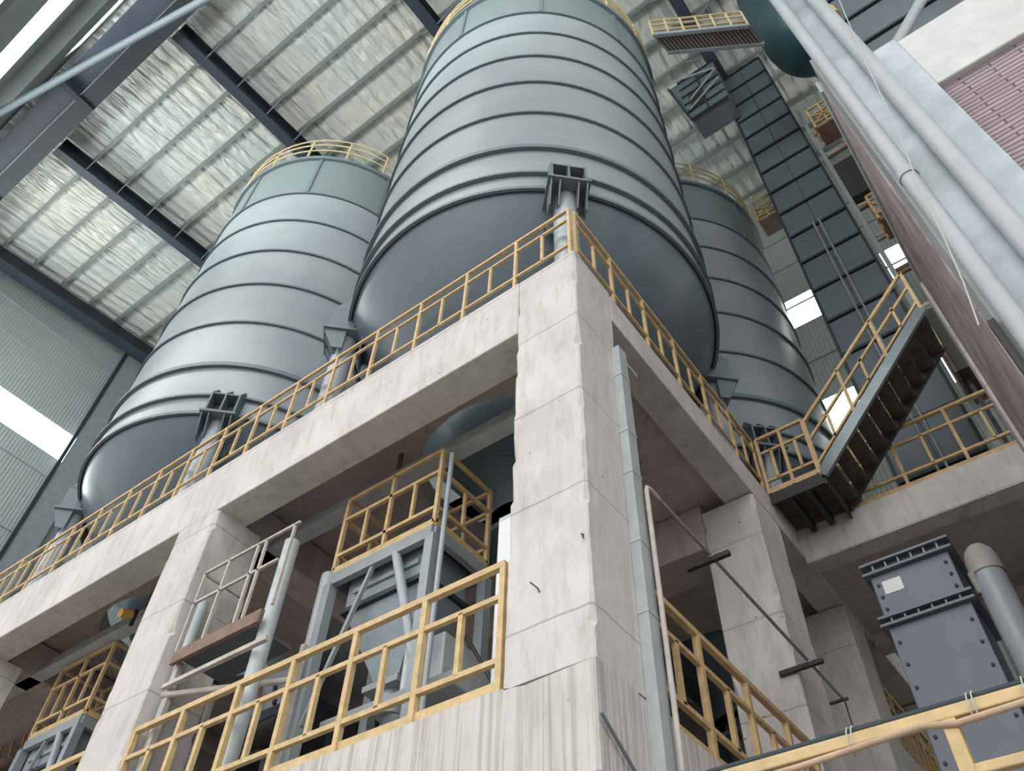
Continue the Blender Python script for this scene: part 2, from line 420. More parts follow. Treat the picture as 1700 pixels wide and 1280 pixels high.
# west wall, high sheeting with daylight strips
ww = MB()
ww.box(XW, XW+.12, -14, YN, 15.0, 17.95)
ww.box(XW, XW+.12, -14, YN, 20.95, 22.6)
struct(ww.build('wall_west', M['wall_w']))
struct(MB().box(XW+.02, XW+.05, -14, YN, 17.95, 20.95).build('window_7', M['glow']))
struct(MB().box(XW, -6.0, -14, YN, 22.6, 22.7).box(-6.06, -6.0, -14, YN, 22.7, 25.1).box(-6.06, -6.0, -14, YN, 26.2, roofz(-6)+.15).build('wall_west_upper', M['wall_w']))
struct(MB().box(-6.05, -6.03, 2, 13.8, 25.1, 26.2).build('window_8', M['glow']))
MB().box(-6.06, -6.0, 13.8, YN, 25.1, 26.2).box(-6.06, -6.0, -14, 2, 25.1, 26.2).build('wall_west_infill', M['wall_w'])['kind'] = 'structure'
# eave girder, a deep dark blue I beam with walkway plate
t = thing('eave_girder', 'deep dark blue steel girder running along the eave at the top left', 'girder', (-4.8, 5, 25.3))
MB().box(-5.02, -4.5, -12, YN-.05, 25.22, 25.30).build('bottom_flange', M['navy'], t)
MB().box(-5.05, -5.02, -12, YN-.05, 25.20, 25.32).build('flange_highlight', M['steel_grey'], t)  # pale strip added as the bright highlight line beside the flange
MB().box(-5.02, -4.96, -12, YN-.05, 25.30, 26.7).build('web', M['navy'], t)
MB().box(-5.72, -5.06, -12, YN-.05, 25.5, 25.56).build('walkway_plate', M['navy2'], t)
for yy in (4.0, 9.2, 14.6, 19.9):
    MB().box(-5.72, -4.5, yy-.10, yy+.10, 25.12, 25.5).build('stiffener', M['navy'], t)
t = thing('bracing_rod', 'long pale round brace crossing below the eave girder at the top left', 'brace', (-5.4, 12, 24.5))
MB().tube([(-5.99, 14.60, 22.0), (-3.3, 2.0, 22.0)], .10).build('rod', M['bracket'], t)
# roof rafters (I beams across the hall)
RAFT = [17.45, 11.1, 4.75, -1.6]
rl = ['dark blue roof rafter nearest the far wall, left of the left silo top', 'dark blue roof rafter meeting the girder at the top, between the left and middle silos',
      'dark blue roof rafter behind the top of the middle silo', 'dark blue roof rafter nearest the camera at the upper right']
def rafter(y, label):
    t = thing('roof_rafter', label, 'rafter', (-4.5, y, roofz(-4.5)-.75), 'roof rafters')
    x0, x1 = -4.45, XE-.03
    def sl(z0, z1, y0, y1):
        return MB().prism([(x0, y0, roofz(x0)+z0), (x1, y0, roofz(x1)+z0), (x1, y0, roofz(x1)+z1), (x0, y0, roofz(x0)+z1)], (0, y1-y0, 0))
    sl(-.80, -.75, y-.17, y+.17).build('bottom_flange', M['navy2'], t)
    sl(-.75, -.12, y-.02, y+.02).build('web', M['navy'], t)
    sl(-.12, -.07, y-.17, y+.17).build('top_flange', M['navy'], t)
    for k in range(9):
        xx = -3.4 + 1.2*k*1
        for sgn in (-1, 1):
            MB().bar((xx, y+sgn*.1, roofz(xx)-.76), (xx, y+sgn*.75, roofz(xx)-.1), .035).build('fly_brace', M['purlin'], t)
for y, l in zip(RAFT, rl): rafter(y, l)
t = thing('edge_rafter', 'dark blue edge beam along the top of the far sheeted wall', 'rafter', (-4.5, YN-.4, roofz(-4.5)-.75))
MB().prism([(-4.45, YN-.75, roofz(-4.45)-.85), (XE-.05, YN-.75, roofz(XE)-.85), (XE-.05, YN-.75, roofz(XE)-.1), (-4.45, YN-.75, roofz(-4.45)-.1)], (0, .06, 0)).build('web', M['navy'], t)
MB().prism([(-4.45, YN-.95, roofz(-4.45)-.9), (XE-.05, YN-.95, roofz(XE)-.9), (XE-.05, YN-.95, roofz(XE)-.85), (-4.45, YN-.95, roofz(-4.45)-.85)], (0, .5, 0)).build('bottom_flange', M['navy2'], t)
for k in range(14):
    xx = -3.4 + 1.2*k
    o = MB().box(xx-.055, xx+.055, -13, YN-.7, roofz(xx)-.07, roofz(xx)+.10).build('roof_purlin', M['purlin'])
    tag(o, 'thin grey roof purlin, %s in order rightward from the eave girder' % ORD[k], 'purlin', 'roof purlins under the foil')

# ------------------------------------------------------------------ concrete frame
YC = [(0.0, .79), (5.79, 6.64), (11.7, 12.5), (17.6, 18.4)]
def column(x0, x1, y0, y1, z0, z1, label, m='conc', grp='concrete columns'):
    rnd = random.Random(int(x0*100+y0*10)); mb = MB(); n = int((z1-z0)/.06)+1; vs = []
    chip = {}
    for k in range(n+1):
        z = z0+(z1-z0)*k/n; ring = []
        for ci, (cx_, cy_, sx_, sy_) in enumerate(((x0,y0,1,1),(x1,y0,-1,1),(x1,y1,-1,-1),(x0,y1,1,-1))):
            if rnd.random() < .07: chip[ci] = rnd.uniform(.02, .05)
            c_ = .010+rnd.uniform(0, .006)+chip.get(ci, 0)
            if ci in chip: chip[ci] *= .72
            a_ = (cx_+sx_*c_, cy_, z); b_ = (cx_, cy_+sy_*c_, z)
            ring += [b_, a_] if ci in (0, 2) else [a_, b_]
        vs += ring
    fs = [(k*8+i, k*8+(i+1) % 8, (k+1)*8+(i+1) % 8, (k+1)*8+i) for k in range(n) for i in range(8)]
    fs += [tuple(range(8))[::-1], tuple(range(n*8, n*8+8))]
    mb.add(vs, fs)
    o = mb.build('concrete_column', M[m])
    return tag(o, label, 'column', grp)
XC1 = .76
cl = ['big pale concrete corner column in the middle foreground', 'pale concrete column, second along the left face, with sunlit front',
      'pale concrete column at the lower left edge of the photo', 'far pale concrete column beyond the lower left edge']
for (y0, y1), l in zip(YC, cl):
    column(0.0, XC1, y0, y1, 3.14, 8.42 if y0 == 0 else 7.42, l)
column(4.27, 5.12, 0.0, .79, 3.14, 7.85, 'concrete column behind the thin diagonal conduit on the right face')
column(7.35, 8.15, 0.0, .79, 3.14, 7.85, 'shaded concrete column farther right, under the bridge')
column(10.8, 11.6, 0.0, .79, ZG, 7.85, 'farthest shaded concrete column behind the bolted grey duct')
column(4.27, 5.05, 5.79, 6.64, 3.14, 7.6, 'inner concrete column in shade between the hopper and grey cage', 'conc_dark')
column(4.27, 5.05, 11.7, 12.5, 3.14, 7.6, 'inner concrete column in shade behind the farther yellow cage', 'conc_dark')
# rebar stubs and chips on the corner column
t = thing('rebar_stub', 'bent rusty rebar stub sticking out of the corner column', 'rebar', (0, .45, 3.85))
MB().tube([(0.02, .47, 3.84), (-.035, .46, 3.86), (-.05, .52, 3.93)], .006, 6).build('stub', M['black'], t)
t = thing('anchor_bolt', 'small rusty anchor bolt near the corner column right edge', 'bolt', (0, .06, 4.2))
MB().tube([(.02, .05, 4.21), (-.03, .05, 4.20), (-.035, .03, 4.14)], .006, 6).build('bolt', M['black'], t)

def beam(x0, x1, y0, y1, z0, z1, label, m='conc'):
    return tag(MB().box(x0, x1, y0, y1, z0, z1).build('concrete_beam', M[m], None, .015), label, 'beam', 'concrete beams')
beam(0, .47, .79, 18.4, 7.42, 8.44, 'long pale concrete ring beam under the left yellow railing')
beam(XC1, 12.2, 0.0, .42, 7.88, 8.40, 'pale concrete ring beam under the right yellow railing', 'conc')
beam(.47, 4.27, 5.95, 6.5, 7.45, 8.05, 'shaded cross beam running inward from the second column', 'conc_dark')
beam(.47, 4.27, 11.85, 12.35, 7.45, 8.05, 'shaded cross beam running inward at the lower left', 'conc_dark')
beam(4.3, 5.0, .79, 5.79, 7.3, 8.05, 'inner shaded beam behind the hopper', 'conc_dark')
# deck slab with silo holes
def slab():
    mb = MB(); zt, zb = 8.44, 8.08
    def ringcell(x0, x1, y0, y1, cx, cy, r, n=48):
        for z in (zt, zb):
            inner, outer = [], []
            for j in range(n):
                a = 2*math.pi*j/n; ca, sa = math.cos(a), math.sin(a)
                inner.append((cx+r*ca, cy+r*sa, z))
                tx = ((x1-cx) if ca > 0 else (x0-cx))/ca if abs(ca) > 1e-6 else 1e9
                ty = ((y1-cy) if sa > 0 else (y0-cy))/sa if abs(sa) > 1e-6 else 1e9
                t = min(tx, ty); outer.append((cx+t*ca, cy+t*sa, z))
            # corners snapped
            for (qx, qy) in ((x0,y0),(x1,y0),(x0,y1),(x1,y1)):
                i = min(range(n), key=lambda i: (outer[i][0]-qx)**2+(outer[i][1]-qy)**2); outer[i] = (qx, qy, z)
            mb.add(inner+outer, [(j, (j+1) % n, n+(j+1) % n, n+j) for j in range(n)])
        a_ = [(cx+r*math.cos(2*math.pi*j/n), cy+r*math.sin(2*math.pi*j/n)) for j in range(n)]
        mb.add([(x, y, zb) for x, y in a_]+[(x, y, zt) for x, y in a_], [(j, (j+1) % n, n+(j+1) % n, n+j) for j in range(n)])
    ringcell(.47, 4.9, .42, 6.1, 2.5, 2.45, 1.55)
    ringcell(.47, 4.9, 6.1, 13.4, 2.5, 9.8, 1.55)
    mb.box(.47, 4.9, 13.4, 18.4, zb, zt)
    ringcell(4.9, 12.2, .42, 6.1, 8.7, 2.45, 1.55)
    mb.box(4.9, 12.2, 6.1, 18.4, zb, zt)
    return mb
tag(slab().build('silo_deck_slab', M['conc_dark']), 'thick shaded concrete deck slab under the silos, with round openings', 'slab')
# lower deck : ribbed concrete walls / beams
tag(MB().prism([(0, 0, ZG), (0, 18.4, ZG), (0, 18.4, 3.18), (0, .83, 3.16), (0, .60, 3.12), (0, .3, 3.13), (0, 0, 3.14)], (.55, 0, 0)).build('lower_wall', M['conc_rib']),
    'pale board-marked concrete wall below the lower left railing', 'wall')
tag(MB().box(.551, 8.15, 0.0, .5, ZG, 3.12).build('lower_wall', M['conc_rib']), 'pale board-marked concrete wall below the lower right railing', 'wall')
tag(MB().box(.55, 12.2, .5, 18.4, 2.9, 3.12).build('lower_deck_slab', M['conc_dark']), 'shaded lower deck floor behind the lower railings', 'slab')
# added back walls behind machinery, coloured near black for interior shade
tag(MB().box(5.9, 6.1, 4.2, 18.4, 3.12, 8.0).build('inner_wall', M['inner']), 'added inner wall coloured near black for shade, behind the hopper machinery', 'wall')
tag(MB().box(6.1, 12.2, 4.2, 4.4, 3.12, 8.0).build('inner_wall', M['inner']), 'added inner wall coloured near black for shade, behind the right face columns', 'wall')
beam(8.15, 12.4, 0.0, .35, 5.35, 5.95, 'pale mid-height beam beyond the bolted grey duct')
# light steel beam under slab
t = thing('steel_beam', 'long pale grey steel beam hung under the deck slab', 'beam', (1.1, 8, 7.2))
MB().box(1.05, 1.09, .9, 14.5, 7.47, 7.72).build('web', M['steel_pale'], t)
MB().box(.98, 1.2, .9, 14.5, 7.45, 7.47).build('flange', M['steel_pale'], t)
for yy in (3.6, 9.0):
    MB().bar((1.1, yy, 7.72), (1.1, yy, 8.08), .05).build('hanger', M['rust'], t)

# ------------------------------------------------------------------ silos
RING = [11.33, 12.23, 13.65, 15.07, 16.47, 17.88, 19.28]
def make_silo(cx, cy, label):
    SR = 2.99
    t = thing('silo', label, 'silo', (cx, cy, 8.44), 'three grey steel silos')
    shell = MB().lathe([(SR, 10.88), (SR, 19.28), (SR, 21.3)], (cx, cy), 96).build('shell', M['silo'], t)
    MB().lathe([(SR-.01, 10.87), (SR-.16, 10.55), (2.30, 9.75), (.62, 7.55), (.55, 7.2)], (cx, cy), 96).build('cone', M['silo_dark'], t)
    MB().lathe([(.35, 7.2), (.35, 6.9), (.6, 6.9), (.6, 6.82), (.35, 6.82), (.3, 6.3)], (cx, cy), 32).build('outlet', M['bracket'], t)
    MB().lathe([(SR+.0, 10.83), (SR+.05, 10.83), (SR+.05, 10.9), (SR, 10.9)], (cx, cy), 96).build('bottom_ring', M['silo_ring'], t)
    for z in RING:
        h = .10 if z == 12.23 else .05
        w = .07 if z < 13 else .045
        MB().lathe([(SR-.005, z-h/2), (SR+w, z-h/2), (SR+w, z+h/2), (SR-.005, z+h/2)], (cx, cy), 96).build('ring', M['silo_ring'], t)
    MB().lathe([(SR-.01, 21.2), (SR+.09, 21.2), (SR+.09, 21.34), (SR-.01, 21.34)], (cx, cy), 96).build('top_rim', M['silo_ring'], t)
    MB().lathe([(SR+.01, 21.3), (.4, 22.0), (.01, 22.05)], (cx, cy), 64).build('roof', M['silo'], t)
    MB().lathe([(SR+.002, 19.3), (SR+.012, 19.3), (SR+.012, 21.2), (SR+.002, 21.2)], (cx, cy), 96).build('top_band', M['silo_ring_l'], t)
    for k in range(10):
        a = R(218 + 36*k)
        ca, sa = math.cos(a), math.sin(a)
        MB().bar((cx+(SR+.03)*ca, cy+(SR+.03)*sa, 19.3), (cx+(SR+.03)*ca, cy+(SR+.03)*sa, 21.2), .08, .05, (ca, sa, 0)).build('stiffener', M['silo_ring'], t)
    g = MB()
    RR = SR + .06
    for z in (21.75, 22.1, 22.4):
        g.tube([(cx+RR*math.cos(2*math.pi*j/60), cy+RR*math.sin(2*math.pi*j/60), z) for j in range(60)], .022, 6, True)
    gr = g.build('guardrail', M['cream'], t)
    for k in range(18):
        a = 2*math.pi*(k+.5)/18; x, y = cx+RR*math.cos(a), cy+RR*math.sin(a)
        MB().bar((x, y, 21.3), (x, y, 22.4), .045).build('guardrail_post', M['cream'], gr)
    # four bracket/leg sets on the diagonals
    for a in (225, 135, 315, 45):
        ca, sa = math.cos(R(a)), math.sin(R(a)); d = Vector((ca, sa, 0)); n = Vector((-sa, ca, 0)); c0 = Vector((cx, cy, 0))
        def P(r, w, z): return c0 + d*r + n*w + Vector((0, 0, z))
        b = MB()
        def quad(r0, r1, w0, w1, z0, z1):
            b.prism([P(r0, w0, z0), P(r1, w0, z0), P(r1, w1, z0), P(r0, w1, z0)], (0, 0, z1-z0))
        quad(2.55, 3.36, -.30, .30, 10.56, 10.61)
        for w in (-.25, -.01, .23):
            b.prism([P(2.9, w, 10.61), P(3.30, w, 10.61), P(3.30, w, 11.12), P(3.08, w, 11.42), P(2.9, w, 11.42)], n*.03)
        quad(2.9, 3.28, -.25, .26, 11.10, 11.13)
        br = b.build('bracket', M['bracket'], t)
        gs = MB()
        for w in (-.26, -.14, .12, .24):
            gs.prism([P(3.0, w, 10.56), P(3.33, w, 10.56), P(3.33, w, 10.50), P(3.16, w, 10.12), P(3.0, w, 10.12)], n*.02)
        gs.prism([P(2.72, -.30, 10.56), P(2.72, .30, 10.56), P(2.72, .2, 10.1), P(2.72, -.2, 10.1)], d*.02)
        gs.build('gusset', M['bracket'], br)
        MB().tube([P(3.0, 0, 8.44), P(3.0, 0, 10.56)], .17, 24).build('leg', M['pipe_grey'], t)
        f = MB()
        f.prism([P(2.8, -.17, 8.44), P(3.18, -.17, 8.44), P(3.18, .17, 8.44), P(2.8, .17, 8.44)], (0, 0, .04))
        f.build('base_plate', M['bracket'], t)
    return t
M['silo_ring_l'] = mat('silo_top_band_paint', (0.20, 0.235, 0.24), 0.42)
make_silo(2.5, 2.45, 'large central grey silo above the corner column')
make_silo(2.5, 9.8, 'grey silo on the left with its guardrail in full view')
make_silo(8.7, 2.45, 'dim grey silo on the right, partly behind the central silo')

# ------------------------------------------------------------------ railings
def railing(name, label, p, q, zb, zt, spacing, material='yellow', toe=True, posts=None, w=.05, group='yellow safety railings', mid=.31, low=.88, shorts=True):
    """straight welded railing from p to q (xy), posts full height with short balusters between"""
    p = Vector((*p, 0)); q = Vector((*q, 0)); L = (q-p).length; u = (q-p)/L
    t = thing(name, label, 'railing', ((p.x+q.x)/2, (p.y+q.y)/2, zb), group)
    Z = lambda v, z: Vector((v.x, v.y, z))
    h = zt - zb
    MB().bar(Z(p, zt), Z(q, zt), w).build('top_rail', M[material], t)
    MB().bar(Z(p, zt-mid), Z(q, zt-mid), w*.8).build('mid_rail', M[material], t)
    MB().bar(Z(p, zt-low), Z(q, zt-low), w*.8).build('bottom_rail', M[material], t)
    if toe:
        n = Vector((-u.y, u.x, 0))
        MB().bar(Z(p, zb+.045), Z(q, zb+.045), .014, .10).build('toe_board', M[material], t)
    ds = posts if posts else [L*i/max(1, round(L/spacing)) for i in range(max(1, round(L/spacing))+1)]
    for i, d in enumerate(ds):
        v = p + u*d
        MB().bar(Z(v, zb), Z(v, zt), w*.95).build('post', M[material], t)
        if shorts and i < len(ds)-1:
            v = p + u*((d+ds[i+1])/2)
            MB().bar(Z(v, zt-low), Z(v, zt-mid), w*.8).build('baluster', M[material], t)
    return t
railing('railing', 'yellow railing on the upper deck edge, running down left from the corner', (.05, .08), (.05, 16.4), 8.44, 9.55, .80, toe=False, mid=.24, low=.85, w=.042)
railing('railing', 'yellow railing on the upper deck edge, running down right from the corner to the landing', (.13, .05), (5.04, .05), 8.40, 9.55, .80, toe=True, mid=.24, low=.85, w=.042)
railing('railing', 'yellow railing on the lower deck, left of the corner column', (.05, .84), (.05, 5.78), 3.17, 4.31, .80, posts=[.02, .86, 1.68, 2.49, 3.26, 4.11, 4.92], toe=True, w=.058)
railing('railing', 'short yellow lower deck railing at the bottom left beyond the second column', (.05, 6.66), (.05, 11.68), 3.17, 4.31, .80, toe=True, w=.058)
railing('railing', 'yellow lower deck railing right of the corner column', (.80, .05), (4.26, .05), 3.12, 4.30, .80, toe=True, w=.058, posts=[.1, .98, 1.92, 2.80, 3.44])
railing('railing', 'yellow railing on the mid-height beam beyond the bolted duct', (8.2, .1), (12.3, .1), 5.95, 7.05, .55)

# landing, stair and bridge
t = thing('stair_landing', 'dark steel landing at the end of the right upper railing', 'landing', (5.5, -.4, 8.2))
MB().box(5.06, 5.98, -.80, .0, 8.36, 8.40).build('grating', M['grate'], t)
MB().box(5.04, 5.07, -.80, 0, 8.20, 8.40).build('edge_channel', M['black'], t)
MB().box(5.07, 5.98, -.83, -.80, 8.20, 8.40).build('edge_channel', M['black'], t)
MB().box(5.07, 5.95, -.3, -.22, 8.20, 8.36).build('joist', M['black'], t)
MB().box(5.07, 5.95, -.58, -.50, 8.20, 8.36).build('joist', M['black'], t)
railing('railing', 'short yellow railing on the landing at the foot of the steel stair', (5.05, -.02), (5.05, -.78), 8.40, 9.52, .38, toe=True)
# stair
def stair():
    t = thing('steel_stair', 'steel stair with grey channel stringer rising right from the landing', 'stair', (5.5, -1.9, 8.4))
    y0, z0, y1, z1 = -.80, 8.36, -3.0, 10.62
    for x in (5.06, 5.93):
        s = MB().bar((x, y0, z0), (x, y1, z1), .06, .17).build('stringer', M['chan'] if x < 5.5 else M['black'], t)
    for k in range(10):
        f = (k+.5)/10
        y, z = y0+(y1-y0)*f, z0+(z1-z0)*f
        MB().box(5.09, 5.90, y-.11, y+.11, z-.02, z+.02).build('tread', M['grate'], t)
    for x in (5.06, 5.93):
        hb = MB()
        hr = hb.bar((x, y0, z0+1.1), (x, y1, z1+1.0), .05).build('handrail', M['yellow'], t)
        MB().bar((x, y0, z0+.72), (x, y1, z1+.62), .04).build('mid_rail', M['yellow'], t)
        MB().bar((x, y0, z0+.22), (x, y1, z1+.20), .04).build('bottom_rail', M['yellow'], t)
        for i in range(4):
            f = i/3; y, z = y0+(y1-y0)*f, z0+(z1-z0)*f
            MB().bar((x, y, z+.0), (x, y, z+1.1-.1*f), .05).build('post', M['yellow'], t)
            if i < 3:
                f += 1/6; y, z = y0+(y1-y0)*f, z0+(z1-z0)*f
                MB().bar((x, y, z+.2), (x, y, z+.70), .04).build('baluster', M['yellow'], t)
stair()
t = thing('bridge_slab', 'pale edged concrete bridge deck with a dark underside at the right', 'bridge', (7, -4, 7.8))
MB().box(5.99, 6.3, -12, -.0, 7.75, 8.36).build('edge_beam', M['conc'], t)
MB().box(6.3, 8.6, -12, -.0, 7.98, 8.34).build('slab', M['conc_dark'], t)
MB().box(8.6, 8.9, -12, -.0, 7.75, 8.36).build('edge_beam', M['conc_dark'], t)
railing('railing', 'yellow railing on the near edge of the concrete bridge', (6.03, -.85), (6.03, -6.0), 8.36, 9.5, .85, toe=True)

# ------------------------------------------------------------------ panelled tower behind the stair
def panel_tower(x0, x1, y0, y1, z0, z1, dz, label):
    t = thing('elevator_tower', label, 'tower', ((x0+x1)/2, (y0+y1)/2, z0))
    n = int(round((z1-z0)/dz)); dz = (z1-z0)/n
    MB().box(x0+.03, x1-.03, y0+.03, y1-.03, z0, z1).build('core', M['panel_rib'], t)
    for k in range(n):
        za, zb = z0+k*dz, z0+(k+1)*dz
        ym = (y0+y1)/2
        for (a, b) in ((y0+.015, ym-.008), (ym+.008, y1-.015)):
            MB().box(x0, x0+.04, a, b, za+.045, zb-.045).build('panel', M['panel'], t)
        MB().box(x0+.03, x1-.03, y1-.035, y1, za+.045, zb-.045).build('side_panel', M['panel'], t)
        MB().box(x0-.05, x0+.02, y0, y1, zb-.035, zb+.035).build('rib', M['panel_rib'], t)
    for yy in (y0, y1):
        MB().box(x0-.02, x0+.03, yy-.03, yy+.03, z0, z1).build('corner_post', M['panel_rib'], t)
    for a in (-.07, .07):
        MB().tube([(x0-.06, (y0+y1)/2+a, z0), (x0-.06, (y0+y1)/2+a, z0+9)], .022, 8).build('conduit', M['steel_grey'], t)
    return t
panel_tower(7.2, 9.0, -2.85, -1.48, 8.36, 27.3, 1.12, 'tall slate grey panelled tower standing on the bridge behind the stair')
t = thing('head_house', 'dark steel box with cross braces hanging beside the panelled tower top', 'enclosure', (6.8, -1, 24.2))
MB().prism([(6.4, -.45, 24.2), (6.4, -1.62, 24.2), (6.4, -1.62, 27.25), (6.4, -.05, 27.25)], (.74, 0, 0)).build('body', M['panel'], t)
MB().bar((6.37, -.43, 24.2), (6.37, -.03, 27.25), .07).build('frame', M['panel_rib'], t)
MB().bar((6.37, -.42, 24.2), (6.37, -1.62, 24.2), .07).build('frame', M['panel_rib'], t)
MB().bar((6.37, -1.0, 24.2), (6.37, -1.0, 27.25), .05).build('frame', M['panel_rib'], t)
for z in (24.8, 25.4, 26.0, 26.6, 27.2): MB().bar((6.37, -.35, z), (6.37, -1.62, z), .05).build('rib', M['panel_rib'], t)
MB().tube([(6.28, -1.6, 26.4), (6.28, -.2, 27.4)], .035, 8).build('brace', M['steel_grey'], t)
MB().tube([(6.28, -1.6, 26.3), (6.28, -.6, 25.3)], .035, 8).build('brace', M['steel_grey'], t)
MB().tube([(6.28, -1.6, 25.6), (6.28, -.5, 24.7)], .035, 8).build('brace', M['steel_grey'], t)
MB().box(6.36, 6.38, -.95, -.55, 24.9, 25.9).build('hatch', M['black'], t)

# top walkway to the teal vessel
t = thing('high_walkway', 'narrow walkway with ribbed underside and yellow rails between silo top and teal vessel', 'walkway', (3.4, -2, 21))
wa, wb_, wc, wd = Vector((2.57, -1.0, 21)), Vector((3.73, -2.95, 21)), Vector((4.33, -3.05, 21)), Vector((3.13, -1.08, 21))
MB().prism([wa, wb_, wc, wd], (0, 0, .04)).build('deck', M['rust'], t)
for a, b in ((wa, wb_), (wd, wc)): MB().bar(a, b, .08, .14).build('edge_channel', M['steel_grey'], t)
for k in range(24):
    f = (k+.5)/24
    MB().bar(wa.lerp(wb_, f)-Vector((0,0,.02)), wd.lerp(wc, f)-Vector((0,0,.02)), .02, .04).build('rib', M['steel_grey'], t)
for z in (.35, .75, 1.1):
    MB().bar(wa+Vector((0,0,z)), wb_+Vector((0,0,z)), .045).build('rail', M['cream'], t)
for k in range(7):
    v = wa.lerp(wb_, k/6); MB().bar(v, v+Vector((0,0,1.1)), .045).build('post', M['cream'], t)
t = thing('teal_vessel', 'dark teal round vessel with a dished bottom, high at the upper right', 'vessel', (4.9, -4.3, 18.8))
MB().lathe([(.01, 20.55), (.5, 20.65), (.9, 20.95), (1.15, 21.4), (1.2, 21.9), (1.2, 25.5), (.9, 26), (.01, 26.1)], (4.95, -4.2), 64).build('shell', M['teal'], t)
MB().bar((5.9, -3.8, 8.0), (5.9, -3.8, 21.6), .12).build('leg', M['steel_grey'], t)
MB().bar((5.9, -4.7, 8.0), (5.9, -4.7, 21.6), .12).build('leg', M['steel_grey'], t)

# small yellow cages on the far side near tower
def small_cage(x, y, z, wy, wx, h, label, mname='yellow'):
    t = thing('yellow_cage', label, 'platform', (x+wx/2, y+wy/2, z), 'small yellow access platforms')
    P = [(x, y), (x, y+wy), (x+wx, y+wy), (x+wx, y)]
    MB().box(x, x+wx, y, y+wy, z-.06, z).build('floor_grating', M['rust'], t)
    for i in range(4):
        a, b = P[i], P[(i+1) % 4]
        for hh in (h, h*.65, h*.2):
            MB().bar((*a, z+hh), (*b, z+hh), .05).build('rail', M[mname], t)
        MB().bar((*a, z), (*a, z+h), .05).build('post', M[mname], t)
        mx_, my_ = (a[0]+b[0])/2, (a[1]+b[1])/2
        MB().bar((mx_, my_, z), (mx_, my_, z+h), .04).build('post', M[mname], t)
    MB().bar((P[0][0], P[0][1], z+.2), (P[1][0], P[1][1], z+h*.65), .04).build('brace', M[mname], t)
    MB().bar((P[0][0], P[0][1], z+h*.65), (P[1][0], P[1][1], z+.2), .04).build('brace', M[mname], t)
    return t
small_cage(8.4, -1.44, 20.6, .62, .55, 1.0, 'small yellow braced cage between the right silo top and the panelled tower')
small_cage(6.29, -3.75, 19.6, .6, .55, 1.0, 'small yellow cage high between the tower and the pier pipe')
small_cage(6.29, -3.75, 15.0, .5, .55, .9, 'small yellow cage beside the tower at mid height')
# frames at right of tower (dark clutter): another steel frame with pipes
t = thing('pipe_rack', 'cluttered steel pipe rack between the panelled tower and the pier', 'rack', (7.0, -3.4, 12))
MB().bar((6.9, -3.0, 8.36), (6.9, -3.0, 22), .09).build('upright', M['steel_grey'], t)
MB().bar((6.9, -3.75, 8.36), (6.9, -3.75, 22), .09).build('upright', M['steel_grey'], t)
for k in range(9):
    z = 10.0 + k*1.3
    MB().bar((6.9, -3.0, z), (6.9, -3.75, z+.05), .07).build('crossbar', M['rust' if k % 2 else 'steel_grey'], t)
    MB().tube([(6.95, -3.05, z+.2), (7.05, -3.4, z+.35), (7.0, -3.75, z+.9)], .05, 8).build('pipe', M['rust' if k % 3 == 0 else 'conc_dark'], t)
MB().box(6.85, 7.3, -3.75, -3.05, 17.0, 18.6).build('hood', M['black'], t)
t = thing('dark_plates', 'dark sheet steel enclosure at the stair head', 'enclosure', (6.3, -3.4, 10))
MB().box(6.15, 6.75, -4.2, -3.02, 10.2, 11.8).build('body', M['black'], t)
MB().box(6.15, 6.75, -3.02, -2.98, 10.2, 11.8).build('flange', M['rust'], t)
for z in (8.36,):
    MB().bar((6.4, -3.1, z), (6.4, -3.1, 10.2), .06).build('leg', M['black'], t)
    MB().bar((6.65, -4.1, z), (6.65, -4.1, 10.2), .06).build('leg', M['black'], t)

# ------------------------------------------------------------------ right pier, pipes, brick
t = thing('clad_pier', 'tall silvery clad pier and wall end filling the right side', 'pier', (.8, -3.5, ZG))
MB().box(.90, 4.75, -3.70, -3.16, ZG, 10.6).box(.90, 4.75, -3.95, -3.70, ZG, 9.6).build('wall', M['conc_chip'], t)
MB().box(.50, .90, -3.95, -3.24, ZG, 9.6).box(.50, .90, -3.70, -3.24, 9.6, 10.6).build('core', M['conc_chip'], t)
MB().box(.46, .50, -3.97, -3.22, 2.0, 9.6).box(.46, .50, -3.70, -3.22, 9.6, 10.6).build('face_sheet', M['clad'], t)
MB().box(.90, 4.72, -3.16, -3.13, 10.30, 10.62).build('top_flashing', M['steel_pale'], t)
MB().box(4.30, 4.78, -3.95, -3.12, ZG, 10.3).build('end_strip', M['conc'], t, .02)
MB().box(.46, 1.0, -3.66, -3.28, 10.6, 22.0).build('upper_box_duct', M['clad'], t)
MB().box(.50, 1.05, -3.24, -3.18, 2.0, 10.4).build('side_sheet', M['pvc'], t)
MB().box(.45, .52, -3.18, -3.13, 4.35, 4.95).build('slot_shade', M['black'], t)  # black box painting in the shade of a notch in the pier
for (yy, rr, l) in ((-3.27, .075, 'pale round downpipe on the pier, the left of two'), (-3.63, .085, 'pale round downpipe on the pier, the right of two')):
    t = thing('downpipe', l, 'pipe', (.4, yy, ZG), 'downpipes on the pier')
    MB().tube([(.368, yy, ZG), (.368, yy, 22)], rr, 24).build('pipe', M['pvc'], t)
    for z in ((6.95,) if yy > -3.4 else (3.2,)):
        MB().tube([(.368, yy, z-.05), (.368, yy, z+.05)], rr+.012, 24).build('coupling', M['pvc'], t)
tag(MB().box(.55, .80, -12, -3.96, ZG, 8.30).build('brick_wall', M['brick']), 'pinkish brick infill wall at the right edge', 'wall')
tag(MB().box(.48, .85, -12, -3.971, 8.30, 9.55).build('white_beam', M['white'], None, .02), 'white plastered beam above the brick wall', 'beam')
